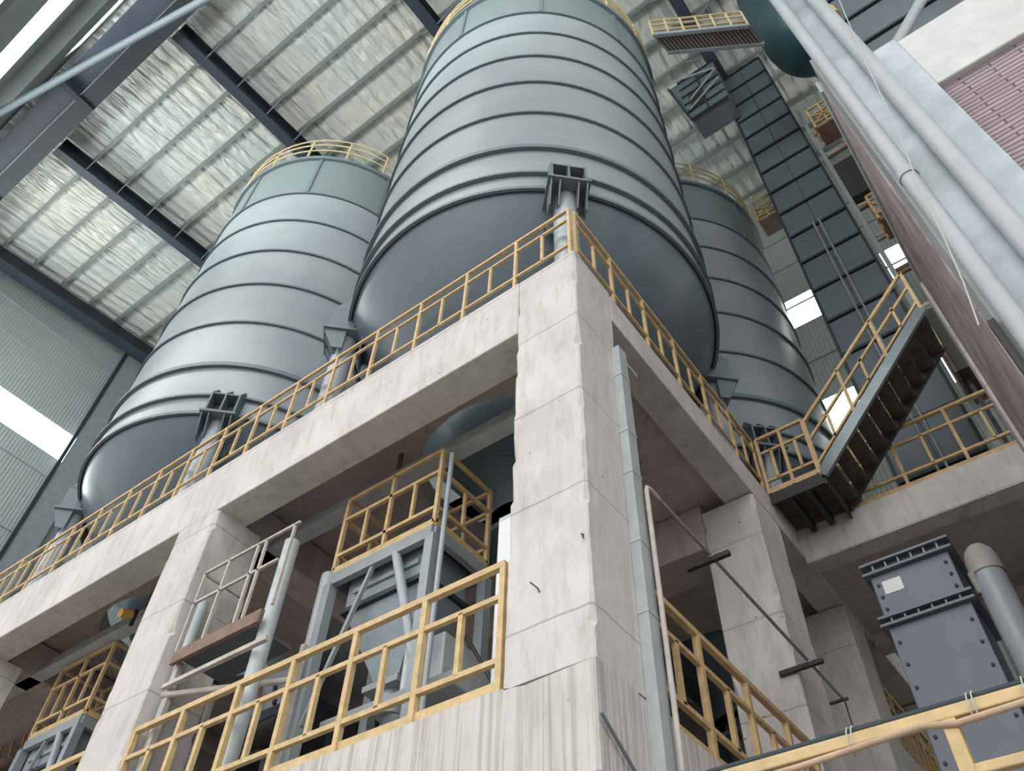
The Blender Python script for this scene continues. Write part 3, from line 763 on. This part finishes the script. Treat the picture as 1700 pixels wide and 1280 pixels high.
o = MB().tube([(.22, -3.95, 12.6), (.22, -3.79, 10.8), (.22, -3.558, 8.9), (.22, -3.409, 7.48), (.24, -3.272, 6.54), (.22, -3.20, 5.79), (.22, -3.124, 5.16), (.22, -3.05, 4.7)], .006, 6).build('loose_wire', M['wire'])
tag(o, 'thin pale wire dangling in front of the pier pipes', 'wire')
t = panel_tower(2.6, 5.0, -8.6, -4.05, 13.2, 20.2, 1.2, 'dark slate panelled box above the white beam at the top right')
t.name = 'panelled_box'
for (x, y) in ((2.9, -4.3), (4.6, -4.3), (2.9, -8.3), (4.6, -8.3)):
    MB().bar((x, y, ZG), (x, y, 13.0), .2).build('leg', M['panel_rib'], t)
t = thing('slanted_pipe', 'pale slanted round pipe in front of the dark panelled box at top right', 'pipe', (1, -5, 12))
MB().tube([(1.02, -3.74, 10.1), (1.5, -4.85, 12.28), (2.0, -6.0, 14.5)], .075, 20).build('pipe', M['pvc'], t)

t = thing('floodlight', 'small amber lamp fixed on the dark panelled box at the very top right', 'lamp', (2.5, -4.15, 16.0))
MB().box(2.50, 2.60, -4.22, -4.14, 15.95, 16.05).build('bracket', M['black'], t)
MB().tube([(2.46, -4.18, 15.75), (2.46, -4.18, 16.1)], .07, 14).build('lamp_body', M['amber'], t)

# ------------------------------------------------------------------ bolted duct, elbow pipe, nearby
def bolted_duct():
    t = thing('bolted_duct', 'grey bolted sheet steel duct with a white nameplate', 'duct', (4.4, -1.55, ZG))
    x, y0, y1 = 4.0, -1.96, -1.12
    MB().box(x, x+.8, y0, y1, 5.26, 5.78).build('upper_section', M['box'], t, .01)
    MB().box(x, x+.8, y0, y1, ZG, 5.14).build('lower_section', M['box'], t, .01)
    for (z0, z1) in ((5.78, 5.81), (5.90, 5.93), (5.23, 5.26), (5.14, 5.17)):
        MB().box(x-.06, x+.86, y0-.06, y1+.06, z0, z1).build('flange', M['box'], t)
    MB().box(x, x+.8, y0, y1, 5.17, 5.23).build('gasket_band', M['panel_rib'], t)
    MB().box(x, x+.8, y0, y1, 5.81, 5.90).build('top_neck', M['panel_rib'], t)
    for k in range(6):
        y = y0+.07+k*(y1-y0-.14)/5
        for z0, z1 in ((5.81, 5.90), (5.17, 5.23)):
            MB().box(x-.03, x, y-.01, y+.01, z0, z1).build('rib', M['steel_grey'], t)
    bl = [5.35, 5.5, 5.65, 4.95, 4.7, 4.45, 4.2, 3.95, 3.7]
    for z in bl:
        for y in (y0+.06, y1-.06):
            MB().tube([(x-.015, y, z), (x, y, z)], .018, 8).build('bolt', M['black'], t)
    MB().box(x-.006, x, y1-.30, y1-.10, 5.52, 5.68).build('nameplate', M['plate'], t)
    MB().tube([(x+.1, -1.5, 5.93), (x+.1, -1.5, 6.0)], .05, 10).build('top_knob', M['plate'], t)
bolted_duct()
t = thing('domed_pipe', 'thick grey vertical pipe with rounded tan top beside the bolted duct', 'pipe', (4.1, -2.2, ZG))
MB().tube([(4.15, -2.21, ZG), (4.15, -2.21, 5.50)], .155, 32).build('pipe', M['pipe_grey'], t)
MB().lathe([(.165, 5.44), (.168, 5.50), (.165, 5.62), (.14, 5.72), (.09, 5.79), (.03, 5.825), (.001, 5.83)], (4.15, -2.21), 32).build('cap', M['cap'], t)
MB().tube([(4.02, -2.075, 5.45), (4.10, -2.08, 5.25)], .04, 10).build('fitting', M['cap'], t)
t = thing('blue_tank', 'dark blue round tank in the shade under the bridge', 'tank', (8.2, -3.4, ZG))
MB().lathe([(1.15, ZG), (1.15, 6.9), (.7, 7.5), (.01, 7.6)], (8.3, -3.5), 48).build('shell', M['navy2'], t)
# near railing
t = thing('near_railing', 'close thick yellow railing with wires tied to it at bottom right', 'railing', (-.9, -2.2, ZG))
MB().bar((-.9, -.4, 1.675), (-.9, -4.6, 1.675), .05).build('top_rail', M['yellow'], t, .006)
MB().bar((-.9, -2.1, 1.455), (-.9, -4.6, 1.455), .04).build('mid_rail', M['yellow'], t, .006)
for y in (-2.10, -3.9, -.55):
    MB().bar((-.9, y, ZG), (-.9, y, 1.65), .055).build('post', M['yellow'], t, .006)
MB().tube([(-.885, -.4, 1.72), (-.885, -1.6, 1.717), (-.885, -4.6, 1.717)], .018, 10).build('cable', M['panel_rib'], t)
MB().tube([(-.93, -.4, 1.612), (-.93, -1.5, 1.622), (-.93, -2.0, 1.645), (-.935, -2.13, 1.618), (-.93, -2.5, 1.635), (-.93, -4.6, 1.64)], .013, 10).build('hose', M['hose'], t)
for y in (-1.75, -2.22, -2.42, -2.47):
    pts = [(-.9+.045*math.cos(a), y+.003*a, 1.675+.058*math.sin(a)) for a in [i*.6 for i in range(22)]]
    MB().tube(pts, .003, 5).build('wire_tie', M['wire'], t)
MB().tube([(-.94, -2.44, 1.73), (-.96, -2.40, 1.60), (-.92, -2.36, 1.54), (-.98, -2.34, 1.48), (-.95, -2.40, 1.42)], .005, 6).build('wire_end', M['wire'], t)

# ------------------------------------------------------------------ cable tray, conduits on corner column
t = thing('cable_tray', 'pale galvanised cable duct running up the corner column right face', 'duct', (.7, -.05, ZG))
zs = [ZG, 2.55, 3.85, 4.55, 5.35, 5.9, 6.75, 7.22]
for a, b in zip(zs[:-1], zs[1:]):
    MB().box(.645, .80, -.10, -.003, a+.008, b-.004).build('duct_cover', M['galv'], t)
for z in zs[1:-1]:
    MB().box(.64, .805, -.105, -.002, z-.02, z+.012).build('joint_clip', M['steel_pale'], t)
MB().box(.80, 1.02, -.10, -.06, 7.02, 7.06).build('bracket_arm', M['steel_pale'], t)
t = thing('conduit', 'thin pale conduit rising beside the cable duct then bending along to the right', 'conduit', (.78, -.15, ZG))
MB().tube([(.775, -.15, ZG), (.775, -.15, 5.15), (.79, -.15, 5.20), (.84, -.15, 5.22), (1.0, -.15, 5.22)], .022, 10).build('riser', M['grey_rail'], t)
MB().tube([(1.0, -.15, 5.22), (5.24, -.15, 5.22)], .018, 10).build('run', M['steel_grey'], t)
MB().tube([(5.24, -.15, 5.22), (5.27, -.15, 4.9), (5.2, -.12, 4.6)], .008, 8).build('cable', M['black'], t)
for (x, ya, yb, l) in ((2.0, .12, -.34, 'short dark strut channel crossing the diagonal conduit, upper one'), (4.235, .20, -.31, 'short dark strut channel crossing the diagonal conduit, lower one')):
    t = thing('strut_bracket', l, 'bracket', (x, -.1, 5.18), 'strut brackets on the conduit')
    MB().bar((x, ya, 5.175), (x, yb, 5.175), .05, .05).build('channel', M['black'], t)
    MB().box(x-.03, x+.03, -.18, -.12, 5.195, 5.205).build('clamp', M['steel_pale'], t)
t = thing('strut_bracket', 'short thin dark strut at the far end of the diagonal conduit', 'bracket', (5.2, -.1, 5.18), 'strut brackets on the conduit')
MB().bar((5.15, .0, 5.185), (5.15, -.22, 5.185), .025, .03).build('channel', M['black'], t)
t = thing('leaning_rod', 'thin dark rod leaning on the board-marked wall at bottom centre', 'rod', (.2, -.06, 2.4))
MB().tube([(-.02, -.03, 2.72), (.62, -.04, 2.30)], .013, 8).build('rod', M['bracket'], t)

# ------------------------------------------------------------------ hopper platforms and machinery (left bay)
def cage(x0, x1, y0, y1, zb, zt, label, braces=True, zfoot=3.14):
    t = thing('access_platform', label, 'platform', ((x0+x1)/2, (y0+y1)/2, zfoot), 'yellow railed platforms on grey frames')
    P = [(x0, y0), (x0, y1), (x1, y1), (x1, y0)]
    h = zt-zb
    for i in range(4):
        a, b = P[i], P[(i+1) % 4]
        for k, hh in enumerate((h, h*.70, h*.20)):
            MB().bar((*a, zb+hh), (*b, zb+hh), .045).build('rail', M['yellow'], t)
        MB().bar((*a, zb), (*b, zb), .05, .09).build('toe_board', M['yellow'], t)
        MB().bar((*a, zb), (*a, zt), .05).build('post', M['yellow'], t)
        n = 2 if i % 2 == 0 else 1
        for q in range(1, n):
            f = q/n; m_ = (a[0]+(b[0]-a[0])*f, a[1]+(b[1]-a[1])*f)
            MB().bar((*m_, zb), (*m_, zt), .045).build('post', M['yellow'], t)
        for q in range(n):
            f = (q+.5)/n; m_ = (a[0]+(b[0]-a[0])*f, a[1]+(b[1]-a[1])*f)
            MB().bar((*m_, zb+h*.2), (*m_, zb+h*.7), .04).build('baluster', M['yellow'], t)
    MB().box(x0+.03, x1-.03, y0+.03, y1-.03, zb-.05, zb-.01).build('deck_plate', M['panel'], t)
    for i in range(4):
        a, b = P[i], P[(i+1) % 4]
        MB().bar((*a, zb-.14), (*b, zb-.14), .08, .16).build('frame_beam', M['steel_grey'], t)
        MB().bar((*a, zfoot), (*a, zb-.2), .12).build('leg', M['steel_grey'], t)
    ym = (y0+y1)/2
    MB().tube([(x0, ym-.25, zb-.2), (x0, y0+.05, zb-1.7)], .055, 12).build('brace', M['pipe_grey'], t)
    MB().bar((x0, ym+.1, zb-.2), (x0, y1-.05, zb-1.95), .045).build('brace', M['steel_grey'], t)
    return t
cage(.85, 1.78, 2.54, 4.13, 6.17, 7.32, 'yellow railed platform on a grey steel frame left of the corner column')
cage(1.15, 1.95, 9.64, 11.1, 6.22, 7.38, 'yellow railed platform farther left, between the second column and lower left edge')
# hopper (square funnel) below first platform
def hopper(y, xa, label):
    t = thing('hopper', label, 'hopper', (xa+.5, y, 3.2), 'steel hoppers under the silos')
    def fr(x0, x1, y0, y1, z): return [(x0,y0,z),(x1,y0,z),(x1,y1,z),(x0,y1,z)]
    def frustum(a, b): return MB().add(a+b, [(0,1,5,4),(1,2,6,5),(2,3,7,6),(3,0,4,7),(0,3,2,1),(4,5,6,7)])
    xb = xa+.68
    frustum(fr(xa, xb, y-.60, y+.62, 5.62), fr(xa, xb, y-.60, y+.62, 6.08)).build('upper_box', M['box_l'], t)
    frustum(fr(xa+.25, xa+.5, y-.15, y+.15, 4.62), fr(xa+.02, xb-.02, y-.58, y+.60, 5.56)).build('funnel', M['box_l'], t)
    MB().box(xa-.04, xb+.04, y-.63, y+.65, 5.56, 5.62).build('flange', M['panel_rib'], t)
    MB().box(xa-.03, xa, y-.5, y+.5, 5.80, 5.86).build('stiffener', M['steel_grey'], t)
    MB().box(xa+.15, xa+.6, y-.25, y+.25, 4.55, 4.62).build('gate_flange', M['steel_grey'], t)
    MB().tube([(xa+.37, y, 4.3), (xa+.37, y, 4.55)], .15, 20).build('collar', M['pipe_grey'], t)
    MB().box(xa+.1, xa+.9, y-.9, y-.35, 4.35, 4.85).build('gear_box', M['steel_pale'], t, .02)
    MB().bar((xa+.1, y+.7, 4.28), (xa+.1, y-1.1, 4.28), .08, .1).build('support_beam', M['steel_grey'], t)
    MB().tube([(1.6, y-.2, 3.6), (xa+.37, y, 4.4)], .13, 20).build('chute', M['pipe_grey'], t)
    MB().box(1.5, 2.7, y-1.2, y+.2, 3.2, 3.75).build('feeder_body', M['steel_grey'], t)
    for k in range(7):
        MB().box(1.45, 1.5, y-1.1+k*.2, y-1.06+k*.2, 3.25, 3.7).build('feeder_rib', M['steel_pale'], t)
    MB().tube([(1.6, y-.75, 4.0), (1.6, y-.35, 4.0)], .18, 20).build('motor', M['navy2'], t)
    MB().bar((1.6, y-.75, 3.75), (1.6, y-.35, 3.75), .2, .16).build('motor_base', M['navy'], t)
    MB().tube([(1.45, y-.3, 4.85), (1.35, y-.95, 4.9), (1.4, y-1.35, 4.2), (1.5, y-1.4, 3.4)], .025, 8).build('cable', M['black'], t)
    return t
M['box_l'] = mat('hopper_blue_grey', (0.27, 0.31, 0.34), 0.45, 0.05, 0.2, 2)
hopper(3.32, .98, 'grey square funnel hopper below the nearer yellow platform')
hopper(10.38, 1.22, 'grey square funnel hopper below the farther yellow platform')
# slim vertical pipes by the platform
for (x, y, z0, z1, rr, l, mm) in ((.80, 2.34, 3.14, 7.1, .03, 'slim grey vertical pipe just right of the yellow platform', 'pipe_grey'),
                              (1.85, 2.04, 3.14, 6.9, .035, 'slim grey pipe by the back corner of the yellow platform', 'steel_grey'),
                              (1.55, 1.75, 3.14, 7.4, .04, 'slim grey pipe between the yellow platform and the corner column', 'steel_grey')):
    t = thing('vertical_pipe', l, 'pipe', (x, y, z0), 'slim pipes near the hopper')
    MB().tube([(x, y, z0), (x, y, z1)], rr, 12).build('pipe', M[mm], t)
t = thing('cable_bundle', 'tangle of thin dark cables hanging behind the platform by the corner column', 'cable', (1.7, 1.6, 6))
for k in range(5):
    y = 1.35+.12*k
    MB().tube([(1.75, y, 7.4), (1.7, y+.1, 6.6), (1.8, y-.1, 5.6), (1.7, y+.15, 4.6), (1.8, y, 3.3)], .014, 6).build('cable', M['panel_rib'], t)
t = thing('control_cabinet', 'pale upright cabinet edge peeking out beside the corner column', 'cabinet', (.9, 1.1, 5.2))
MB().box(.62, 1.0, .95, 1.42, 3.14, 5.5).build('body', M['steel_pale'], t, .01)
MB().box(.60, .62, .98, 1.39, 3.3, 5.42).build('door', M['plate'], t)
# tall posts
for (x, y, z0, z1, r1, l) in ((.25, 4.25, 3.14, 6.28, .088, 'thick pale green-grey post left of the hopper frame'),
                              (.22, 5.69, 3.14, 6.0, .062, 'pale post just in front of the second column side face'),
                              (1.25, 4.70, 3.14, 6.6, .12, 'thick grey post behind the hopper frame leg')):
    t = thing('round_post', l, 'post', (x, y, z0), 'round steel posts')
    MB().tube([(x, y, z0), (x, y, z1)], r1, 24).build('pipe', M['steel_pale'], t)
    MB().tube([(x, y, z0), (x, y, z0+.03)], r1+.03, 24).build('base_flange', M['steel_grey'], t)
# grey platform rails
t = thing('grey_platform', 'grey railed platform with rusty edge right of the second column', 'platform', (.4, 4.9, 3.2))
x0, x1, y0, y1, zb, zt = .06, .70, 4.14, 5.62, 5.20, 6.30
for z in (zt, zb+.66): MB().bar((x0, y0-.22 if z == zt else y0, z), (x0, y1, z), .03).build('rail', M['grey_rail'], t)
MB().bar((x0, y1, zt), (x1, y1, zt), .035).build('rail', M['grey_rail'], t)
for yy in (4.00, 4.48, 4.62, 5.14, 5.60): MB().bar((x0, yy, zb), (x0, yy, zt), .03).build('post', M['grey_rail'], t)
for xx in (.35, .68): MB().bar((xx, y1, zb), (xx, y1, zt), .035).build('post', M['grey_rail'], t)
MB().box(x0-.02, x0+.03, y0, y1, zb-.16, zb).build('edge_channel', M['rust'], t)
MB().box(x0+.03, x1, y0+.22, y1-.06, zb-.08, zb-.04).build('deck_plate', M['panel'], t)
MB().bar((x0+.02, y0-.2, zb-.42), (x0+.02, y1, zb-.42), .05).build('lower_rail', M['grey_rail'], t)
MB().tube([(x0+.05, y1, zb-.5), (x0+.5, y0-.1, zb-.62)], .035, 8).build('brace', M['grey_rail'], t)
MB().bar((x0+.09, y1-.05, zb-.1), (x0+.09, y1-.05, 3.14), .06).build('leg', M['grey_rail'], t)
MB().bar((x1, y1, zb-.1), (x1, y1, 3.14), .06).build('leg', M['grey_rail'], t)
MB().bar((x1, y0, zb-.1), (x1, y0, 3.14), .06).build('leg', M['grey_rail'], t)
# curved trough / conveyor hood
t = thing('conveyor_trough', 'dark grey curved steel trough between the grey platform and hopper', 'conveyor', (1.9, 5.4, 5))
tr = MB(); n = 16; prof = []
for i in range(n+1):
    a = math.pi*(i/n); prof.append((5.75-.62*math.cos(a)*1.0-.25, 6.25-.55*math.sin(a)))
vs = [(1.50, y, z) for y, z in prof] + [(2.6, y, z) for y, z in prof]
fs = [(i, i+1, n+2+i, n+1+i) for i in range(n)]
vs2 = [(1.50, y, z-.05) for y, z in prof] + [(2.6, y, z-.05) for y, z in prof]
tr.add(vs, fs, True); tr.add(vs2, fs, True)
tr.add([(1.50, y, z) for y, z in prof] + [(1.50, prof[-1][0], 5.15), (1.50, prof[0][0], 5.15)], [tuple(range(n+3))])
tr.build('trough', M['steel_grey'], t)
MB().tube([(1.5, y, z) for y, z in prof], .03, 8).build('rim', M['steel_pale'], t)
for k in range(5):
    MB().bar((1.48, 4.95+.28*k, 5.2), (1.48, 5.05+.28*k, 5.55), .04).build('stay', M['rust' if k % 2 else 'panel_rib'], t)
MB().box(1.45, 2.6, 4.85, 6.2, 5.02, 5.15).build('bed', M['navy'], t)
for yy in (4.95, 6.1):
    MB().bar((2.0, yy, 5.0), (2.0, yy, 3.12), .1).build('leg', M['panel_rib'], t)
MB().tube([(1.45, 5.2, 4.82), (1.45, 5.9, 4.82)], .14, 16).build('roller', M['black'], t)
# amber lamp
t = thing('floodlight', 'small amber lamp on a bracket just left of the second column', 'lamp', (.8, 8.75, 7.2))
MB().tube([(.62, 8.75, 7.30), (.80, 8.75, 7.36)], .07, 14).build('lamp_body', M['amber'], t)
MB().bar((.85, 8.75, 7.2), (.85, 8.75, 7.47), .05).build('bracket', M['black'], t)
# blue machinery and yellow bars at lower left
t = thing('blue_machine', 'dark blue machine housing under the farther yellow platform', 'machine', (2.2, 10, 3.14))
MB().tube([(3.2, 8.6, 5.2), (3.2, 11.2, 5.2)], .55, 28).build('drum', M['navy'], t)
for yy in (8.8, 9.6, 10.4): MB().tube([(3.2, yy, 5.2), (3.2, yy+.08, 5.2)], .60, 28).build('band', M['navy2'], t)
MB().box(2.75, 3.65, 8.8, 11.0, 3.14, 4.7).build('base', M['navy'], t)
t = thing('far_gantry', 'far gantry with short yellow railings stacked in tiers at lower left', 'gantry', (3.0, 15, 3.14))
for k in range(3):
    z = 7.55-.75*k; y = 15.6
    MB().box(2.5, 3.3, 13.6, 16.6, z-.14, z-.06).build('tier_deck', M['rust'], t)
    for q in range(7):
        MB().bar((2.5, 13.8+.42*q, z), (2.5, 13.95+.42*q, z+.36), .05).build('rail_bar', M['yellow'], t)
for yy in (13.6, 16.6):
    MB().bar((2.9, yy, 3.12), (2.9, yy, 7.5), .12).build('leg', M['steel_grey'], t)
